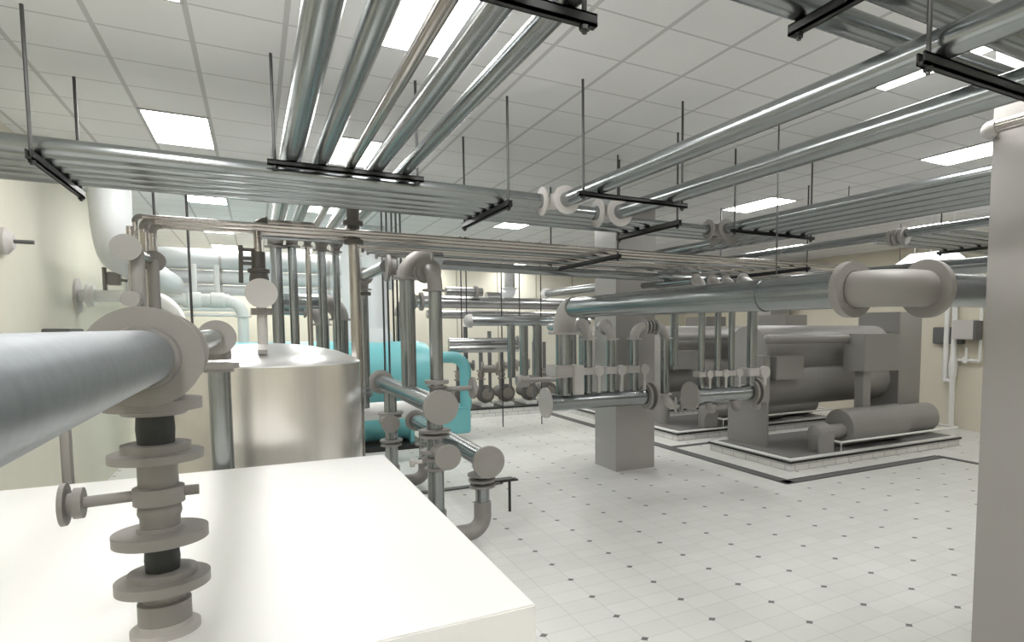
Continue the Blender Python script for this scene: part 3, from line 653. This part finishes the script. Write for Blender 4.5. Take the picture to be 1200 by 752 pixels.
# ================================================================== chillers on tiled pads
def chiller(i, X0, Y0, words, LX=4.83, LY=2.2):
    t = thing('chiller_pad', 'white tiled low pad with dark edge band under the '+words+' grey chiller', 'equipment pad', (X0+LX/2, Y0+LY/2, 0), None)
    B().box((X0+.03, Y0+.03, 0), (X0+LX-.03, Y0+LY-.03, .13)).obj('plinth', PTILE, t)
    B().box((X0, Y0, .13), (X0+LX, Y0+LY, .17)).obj('edge_band', DARK, t)
    b = B(); b.box((X0+.02, Y0+.02, .17), (X0+LX-.02, Y0+LY-.02, .19)); b.obj('white_rim', WHITE, t)
    B().box((X0+.14, Y0+.14, .19), (X0+LX-.14, Y0+LY-.14, .2)).obj('top', PADT, t)
    G = .2
    t = thing('chiller', words+' large grey water chiller with two stacked shells', 'chiller', (X0+LX/2, Y0+1.5, G))
    x0, y0 = X0-7.67, Y0-7.5       # offsets
    sh = lambda v: V(v[0]+x0, v[1]+y0, v[2])
    # end plate with rounded top
    def plate(xa, xb, ya, yb, z0, z1, rad, name):
        b = B(); out = []
        n = 8; prof = [(ya, z0), (yb, z0)]
        for k in range(n+1): a = PI/2*k/n; prof.append((yb-rad+rad*math.cos(a), z1-rad+rad*math.sin(a)))
        for k in range(n+1): a = PI/2+PI/2*k/n; prof.append((ya+rad+rad*math.cos(a), z1-rad+rad*math.sin(a)))
        b.rings([[V(xx+x0, y+y0, z) for y, z in prof] for xx in (xa, xb)]); return b.obj(name, MACH, t)
    plate(8.10, 8.16, 8.54, 9.62, G, 2.42, .45, 'end_plate')
    B().lathe(sh((8.16, 9.1, 1.99)), (1, 0, 0), [(0, .46), (3.6, .46)], 64).obj('condenser_shell', MACH, t)
    B().lathe(sh((8.16, 9.1, 1.33)), (1, 0, 0), [(0, .46), (3.6, .46)], 64).obj('evaporator_shell', MACH, t)
    B().box(sh((11.72, 8.45, G)), sh((12.47, 9.5, 2.74)), .01).obj('end_column', MACH, t)
    B().box(sh((9.95, 7.9, 1.57)), sh((11.02, 8.4, 2.29)), .01).obj('control_box', MACH, t)
    B().box(sh((10.06, 8.0, .8)), sh((10.28, 8.2, 1.58))).obj('box_post', MACH, t)
    B().box(sh((8.2, 8.4, 1.45)), sh((8.9, 8.75, 1.88)), .01).obj('starter_box', MACH, t)
    B().box(sh((7.95, 8.45, 1.05)), sh((8.1, 8.75, 1.9)), .01).obj('terminal_box', MACH, t)
    B().cyl(sh((7.9, 8.3, 2.2)), sh((10.2, 8.3, 2.2)), .085).lathe(sh((7.9, 8.3, 2.2)), (-1, 0, 0), [(0, .085), (.05, .08), (.08, .05), (.09, .01)]).obj('suction_pipe', MACH, t)
    B().lathe(sh((9.35, 7.95, .56)), (1, 0, 0), [(0, .33), (.01, .34), (1.65, .34), (1.66, .32)], 48).obj('compressor', MACH, t)
    B().lathe(sh((11.0, 8.2, .52)), (1, 0, 0), [(0, .3), (1.35, .3), (1.4, .25)], 48).obj('motor', MACH, t)
    B().cyl(sh((8.75, 7.9, .5)), sh((9.36, 7.9, .5)), .14).obj('connecting_pipe', MACH, t)
    B().lathe(sh((8.75, 7.9, .5)), (-1, 0, 0), [(-.15, .2), (0, .2), (.1, .16), (.16, .02)], 32).cyl(sh((8.75, 7.9, G)), sh((8.75, 7.9, .5)), .17).obj('pump_head', MACH, t)
    b = B(); prof = []
    for k in range(7): a = PI/2+PI/2*k/6; prof.append((8.8+.28*math.cos(a)+0, .38+.2*math.sin(a)))
    pr = [(8.9, G), (8.9, .58)]+prof+[(8.52, G)]
    b.rings([[V(x_+x0, yy+y0, z_) for x_, z_ in pr] for yy in (7.66, 7.7)]); b.obj('foot_bracket', MACH, t)
    # thin white rail around the front
    tt = thing('guard_rail', 'thin white rail around the front of the '+words+' chiller pad', 'rail', (X0+2.5, Y0+.1, G))
    zr = .37; pts = [sh((8.86, 7.9, zr+.04)), sh((8.98, 7.57, zr)), sh((12.45, 7.57, zr)), sh((12.45, 8.2, zr))]
    for a, b_ in zip(pts, pts[1:]): B().cyl(a, b_, .02, 10).obj('rail', WHITE, tt)
    for p in (pts[1], pts[2]): B().cyl((p.x, p.y, G-.01), (p.x, p.y, zr), .008, 8).obj('post', WHITE, tt)
chiller(0, 7.67, 7.5, 'nearest')
chiller(1, 7.67, 10.75, 'middle')
chiller(2, 7.67, 14.0, 'farthest')
# drain channels in the floor
t = thing('drain_channel', 'dark drain channel in the floor around the chiller pads', 'drain channel', (7.1, 7.0, 0))
def ch(a, b, w=.085):
    a, b = Vector(a), Vector(b); d = (b-a).normalized(); s = V(-d.y, d.x, 0)*w
    bb = B(); bb.rings([[p-s+V(0, 0, .001), p+s+V(0, 0, .001), p+s+V(0, 0, .012), p-s+V(0, 0, .012)] for p in (a, b)])
    for sg in (-1, 1): bb.rings([[p+s*sg*1.15+V(0, 0, .001), p+s*sg+V(0, 0, .001), p+s*sg+V(0, 0, .018), p+s*sg*1.15+V(0, 0, .018)] for p in (a, b)])
    bb.obj('channel', GREYB, t)
ch((7.1, 17.2, 0), (7.1, 6.92, 0)); ch((7.03, 7.0, 0), (11.0, 7.0, 0)); ch((11.0, 7.07, 0), (11.0, 3.6, 0), .04); ch((7.17, 10.25, 0), (8.6, 10.25, 0), .05)
# ================================================================== right wall pipes and boxes
t = thing('white_wall_pipe', 'two white pipes joined in a U low on the right wall', 'pipe', (XR-.15, 9.1, 1.0))
ya, yb = P(1109, 400, X=XR-.15).y, P(1118, 400, X=XR-.15).y; zu = P(1112, 446, X=XR-.15).z
B().cyl((XR-.15, ya, zu), (XR-.15, ya, CEIL), .06).cyl((XR-.15, ya, zu), (XR-.15, yb, zu), .05).obj('pipe', WHITE, t)
B().cyl((XR-.15, yb, 0), (XR-.15, yb, CEIL), .06).obj('pipe', WHITE, t)
B().lathe((XR-.15, yb, zu+.1), (0, 0, 1), [(0, .08), (.3, .1), (.5, .07)]).obj('valve', WHITE, t)
t = thing('white_wall_pipe', 'thin white branch pipe with a small valve beside the big pillar', 'pipe', (XR-.1, 8.6, 1.6))
zz = P(1130, 422, X=XR-.1).z; yc, yd = P(1120, 400, X=XR-.1).y, P(1149, 400, X=XR-.1).y
B().cyl((XR-.1, yc, zz), (XR-.1, yd, zz), .035).cyl((XR-.1, yd, zz), (XR-.1, yd, CEIL), .035).obj('pipe', WHITE, t)
ym = P(1132, 420, X=XR-.1).y; B().box((XR-.16, ym-.05, zz-.06), (XR-.04, ym+.05, zz+.08)).cyl((XR-.1, ym, zz), (XR-.1, ym, zz+.3), .03).obj('valve', WHITE, t)
a = P(1112, 393, X=XR-.05); tag(B().box((XR-.12, a.y-.38, a.z-.2), (XR, a.y+.38, a.z+.2), .02).obj('wall_box', GREYB), 'dark box on the right wall behind the pair of white pipes', 'box')
a = P(1142, 385, X=XR-.05)
t = thing('wall_box', 'pale grey cabinet with dark side on the right wall beside the big pillar', 'box', a)
B().box((XR-.35, a.y-.15, a.z-.25), (XR, a.y+.35, a.z+.2), .01).obj('body', LFIT, t); B().box((XR-.36, a.y-.22, a.z-.25), (XR-.1, a.y-.15, a.z+.18)).obj('side_panel', GREYB, t)
# ================================================================== right rear overhead things
v = P(1159, 259, Z=3.5)
t = run('overhead_pipe', 'long dark pipe running beneath the right pipe bundle', 'pipe', [(v.x, 1.5, 3.5), (v.x, 11.5, 3.5)], .048)
for px in (1046, 1052, 1059): 
    q = P(px, 284, X=v.x); flange(t, (v.x, q.y, 3.47), (0, 1, 0), .10, .05)
v = P(1100, 280, Z=3.62)
for k in range(5):
    y = v.y-.5+k*.26
    tag(B().cyl((v.x-.6, y, 3.62), (XR, y, 3.62), .045).obj('overhead_pipe', GALV), '%s of five slim pipes beside the big pillar, above the pendant light' % ['lowest', 'second lowest', 'middle', 'second highest', 'highest'][4-k], 'pipe', 'five slim pipes beside the big pillar')
trapeze('dark strut hanger under the five slim pipes beside the big pillar', (v.x+1.0, v.y-.62, 3.575), (v.x+1.0, v.y+.62, 3.575), 0, CEIL, depth=.04)
# white pendant light
q = P(1094, 303, Y=6.6)
t = thing('pendant_light', 'white trapezoid shaped pendant light hanging above the right flange', 'pendant light', q)
w_, d_, h_ = .42, .42, .17
b = B(); b.rings([[q+V(-w_, -d_, -h_/2), q+V(w_, -d_, -h_/2), q+V(w_, d_, -h_/2), q+V(-w_, d_, -h_/2)], [q+V(-w_*.62, -d_*.62, h_/2), q+V(w_*.72, -d_*.62, h_/2), q+V(w_*.72, d_*.62, h_/2), q+V(-w_*.62, d_*.62, h_/2)]])
b.obj('shade', emis('lit_pendant', (1, 1, 1), 1.2), t)
for sx in (-.22, .22):
    for sy in (-.2, .2): B().cyl(q+V(sx, sy, h_/2), V(q.x+sx, q.y+sy, CEIL), .008, 8).obj('rod', WHITE, t)
for k, py in enumerate((318, 325, 332)):
    q = P(780, py, Y=13.0)
    tag(B().cyl((q.x-.3, 13.0+k*.4, q.z), (XR, 13.0+k*.4, q.z), .09).obj('overhead_pipe', GALV), '%s dark pipe of three right behind the pillar top' % ['upper', 'middle', 'lower'][k], 'pipe', 'three dark pipes behind the pillar top')
# small elbows (914-930, 318) row
q = P(915, 322, Y=9.2)
t = thing('union_joint', 'pale pipe unions in a row above the thick pipe, left of the big flange', 'pipe joint', q)
for k in range(3): B().lathe((q.x+k*.14, 9.2, q.z-.02*k), (1, .3, 0), [(0, .11), (.05, .13), (.09, .09)], 24).obj('ring', LFIT, t)
# ================================================================== far middle: silver pipes, pumps on a plinth
SH = plain('bright_galvanised', (.40, .40, .40), .25, .9, .1, 12)
def farpipe(lb, pa, xb_, Y, r, m=SH, rings=(), name='silver_pipe', x1=None):
    a = P(*pa, Y=Y); x2 = P(xb_, pa[1], Y=Y).x if x1 is None else x1
    t = thing(name, lb, 'pipe', a)
    B().cyl(a, (x2, Y, a.z), r).obj('pipe', m, t)
    for rx_ in rings:
        xx = P(rx_, pa[1], Y=Y).x; B().lathe((xx, Y, a.z), (1, 0, 0), [(0, r*1.5), (.06, r*1.5)], 32).obj('flange', FIT, t)
    return t, a
t, a = farpipe('thick silver pipe crossing behind the steel risers, lit along its top', (488, 353), 690, 14.7, .14, rings=(492,))
B().lathe(a-V(.1, 0, 0), (-1, 0, 0), [(0, .22), (.1, .22)], 36).obj('end_disc', LFIT, t)
run('', '', '', [a+V(.0, 0, 0), a+V(-.35, 0, 0), V(a.x-.35, a.y, 0)], .12, GALV, FIT, parent=t, R=.3, fr=1.4)
farpipe('silver pipe just below the thick one, partly hidden', (500, 368), 700, 15.0, .10)
t, a = farpipe('bluish pipe with a rounded left end, hanging over the pumps', (552, 376), 690, 12.6, .10, GALV)
B().lathe(a, (-1, 0, 0), [(0, .14), (.05, .14), (.1, .12), (.14, .06), (.16, .01)], 28).obj('rounded_cap', LFIT, t)
for px in (553+46, 553+76, 553+118): B().cyl((P(px, 400, Y=12.6).x, 12.6, 1.35), (P(px, 400, Y=12.6).x, 12.6, a.z), .085).obj('drop_pipe', GALV, t)
t, a = farpipe('twin silver header pipe crossing over the pumps, upper one', (526, 401), 607, 13.4, .09, rings=(606, 612))
t, a = farpipe('twin silver header pipe crossing over the pumps, lower one', (526, 409), 607, 13.3, .085)
t, a = farpipe('short silver pipe with dark ring high behind the steel risers', (522, 341), 565, 14.5, .10, rings=(556,))
x_ = P(597, 320, Y=14.8).x
run('vent_duct', 'bright silver vertical duct with a flared elbow on the back wall', 'duct', [(x_, 14.8, CEIL), (x_, 14.8, P(597, 349, Y=14.8).z), (x_-.6, 14.8, P(597, 349, Y=14.8).z)], .13, SH, DUCT, R=.22, loc=(x_, 14.8, 3.5), er=1.15, fr=1.5)
v = P(640, 344, Z=3.2)
t = thing('silver_pipe', 'bluish pipe running away left of the pillar top with a pale ball end', 'pipe', (v.x, v.y, 3.2))
B().cyl((v.x, v.y, 3.2), (v.x, 9.8, 3.2), .085).obj('pipe', GALV, t); bb = B(); bmesh.ops.create_uvsphere(bb.bm, u_segments=20, v_segments=12, radius=.13, matrix=Matrix.Translation(v)); bb.obj('ball_end', WHITE, t)
# plinth
pl, pr = P(548, 492, Z=0), P(662, 479, Z=0)
yp = 16.35
t = thing('pump_plinth', 'long white tiled plinth under the row of pumps at the back', 'plinth', (6, yp+.8, 0))
x0p, x1p = P(500, 490, Y=yp).x, 8.3
B().box((x0p, yp, 0), (x1p, yp+1.9, .2)).obj('plinth', PTILE, t)
B().box((x0p-.01, yp-.02, .2), (x1p+.01, yp+1.9, .24)).obj('edge_band', DARK, t)
# pumps
PDK = plain('pump_dark_grey', (.13, .12, .11), .5, .2, .15)
PDK2 = plain('pump_mid_grey', (.22, .20, .18), .5, .2, .1)
def mkpump(x, y, lb):
    t = thing('pump', lb, 'pump', (x, y, .24), 'pumps in a row on the plinth at the back')
    B().box((x-.16, y-.35, .24), (x+.16, y+.6, .32)).obj('base_frame', WHITE, t)
    B().lathe((x, y+.05, .58), (0, 1, 0), [(0, .14), (.03, .17), (.45, .17), (.5, .12)], 28).obj('motor', GREYB, t)
    B().lathe((x, y-.22, .58), (0, 1, 0), [(0, .10), (.02, .25), (.13, .25), (.16, .12), (.28, .09)], 32).obj('volute', PDK, t)
    B().lathe((x, y-.32, .58), (0, 1, 0), [(0, .15), (.03, .15), (.031, .08), (.1, .08)], 28).obj('suction_flange', PDK2, t)
    B().cyl((x-.12, y-.15, .62), (x-.12, y-.15, 1.0), .07).obj('discharge_pipe', GREYB, t)
    B().lathe((x-.12, y-.15, .98), (0, 0, 1), [(0, .12), (.03, .12), (.04, .07), (.13, .1), (.22, .07), (.23, .12), (.26, .12)], 24).obj('valve', PDK2, t)
    B().cyl((x-.12, y-.15, 1.2), (x-.12, y-.15, 2.0), .055).obj('riser', GREYB, t)
    return t
def dup(root, d, lb):
    r = root.copy(); C.objects.link(r); r.location = root.location+Vector(d); r['label'] = lb
    for ch_ in root.children:
        c = ch_.copy(); C.objects.link(c); c.parent = r
    return r
pxs = [(541, 'leftmost pump of the row on the plinth, beside the teal elbow'), (567, 'second pump from the left of the row on the plinth'), (591, 'middle pump of the row on the plinth'),
       (618, 'fourth pump from the left of the row on the plinth'), (640, 'rightmost pump of the row, partly behind the disc of the header')]
yq = 16.95
xs_ = [P(px, 465, Y=yq).x for px, _ in pxs]
p0 = mkpump(xs_[0], yq, pxs[0][1])
for x, (px, lb) in list(zip(xs_, pxs))[1:]: dup(p0, (x-xs_[0], 0, 0), lb)
# plates and valves above the pumps
for k, (px, py, rr) in enumerate(((546, 428, .13), (574, 432, .17), (598, 428, .15), (626, 442, .12), (612, 426, .13))):
    q = P(px, py, Y=15.2+.1*k)
    t = thing('check_valve', ['small dark', 'round brown faced', 'wide grey', 'low grey', 'boxy grey'][k]+' valve hanging above the row of pumps', 'valve', q, 'valves above the pumps')
    B().lathe(q, (1, -.5, 0), [(-.2, rr), (-.16, rr), (-.15, rr*.6), (.15, rr*.6), (.16, rr), (.2, rr)], 28).obj('body', PDK2 if k else PDK, t)
    B().cyl(q, q+V(0, 0, .95), .05, 16).cyl(q, q-V(0, 0, .6), .04, 16).obj('stem', GREYB, t)
# thin black rods over the pumps
for px, yt, yb2 in ((541, 312, 412), (547, 312, 420), (588, 420, 500), (634, 400, 497), (609, 312, 400)):
    q = P(px, 380, Y=14.0)
    tag(B().cyl((q.x, 14.0, max(0, P(px, yb2, Y=14.0).z)), (q.x, 14.0, CEIL), .014, 8).obj('hanger_rod', DARK), 'thin black rod dropping over the pumps at the back', 'rod', 'thin rods over the pumps')
# riser pair with small header left of pillar (600-660, 430-470)
q = P(606, 474-4, Y=12.4)
t = thing('small_header', 'small grey header with round end left of the thick riser', 'pipe header', P(612, 446, Y=11.8))
q = P(612, 446, Y=11.8)
B().cyl(q, (P(680, 446, Y=11.8).x, 11.8, q.z), .05).lathe(q+V(.12, 0, 0), (-1, 0, 0), [(0, .13), (.2, .13), (.24, .1)], 28).obj('pipe', FIT, t)
B().cyl((P(614, 446, Y=11.8).x, 11.8, q.z), (P(614, 400, Y=11.8).x, 11.8, 2.45), .085).obj('riser', GALV, t)
# ================================================================== world and view
w = bpy.data.worlds.new('world'); bpy.context.scene.world = w; w.use_nodes = True
w.node_tree.nodes['Background'].inputs[0].default_value = (.75, .77, .78, 1); w.node_tree.nodes['Background'].inputs[1].default_value = .2
sc = bpy.context.scene
sc.view_settings.view_transform = 'Standard'; sc.view_settings.look = 'None'; sc.view_settings.gamma = 1; sc.view_settings.use_curve_mapping = False
sc.view_settings.exposure = 0.55
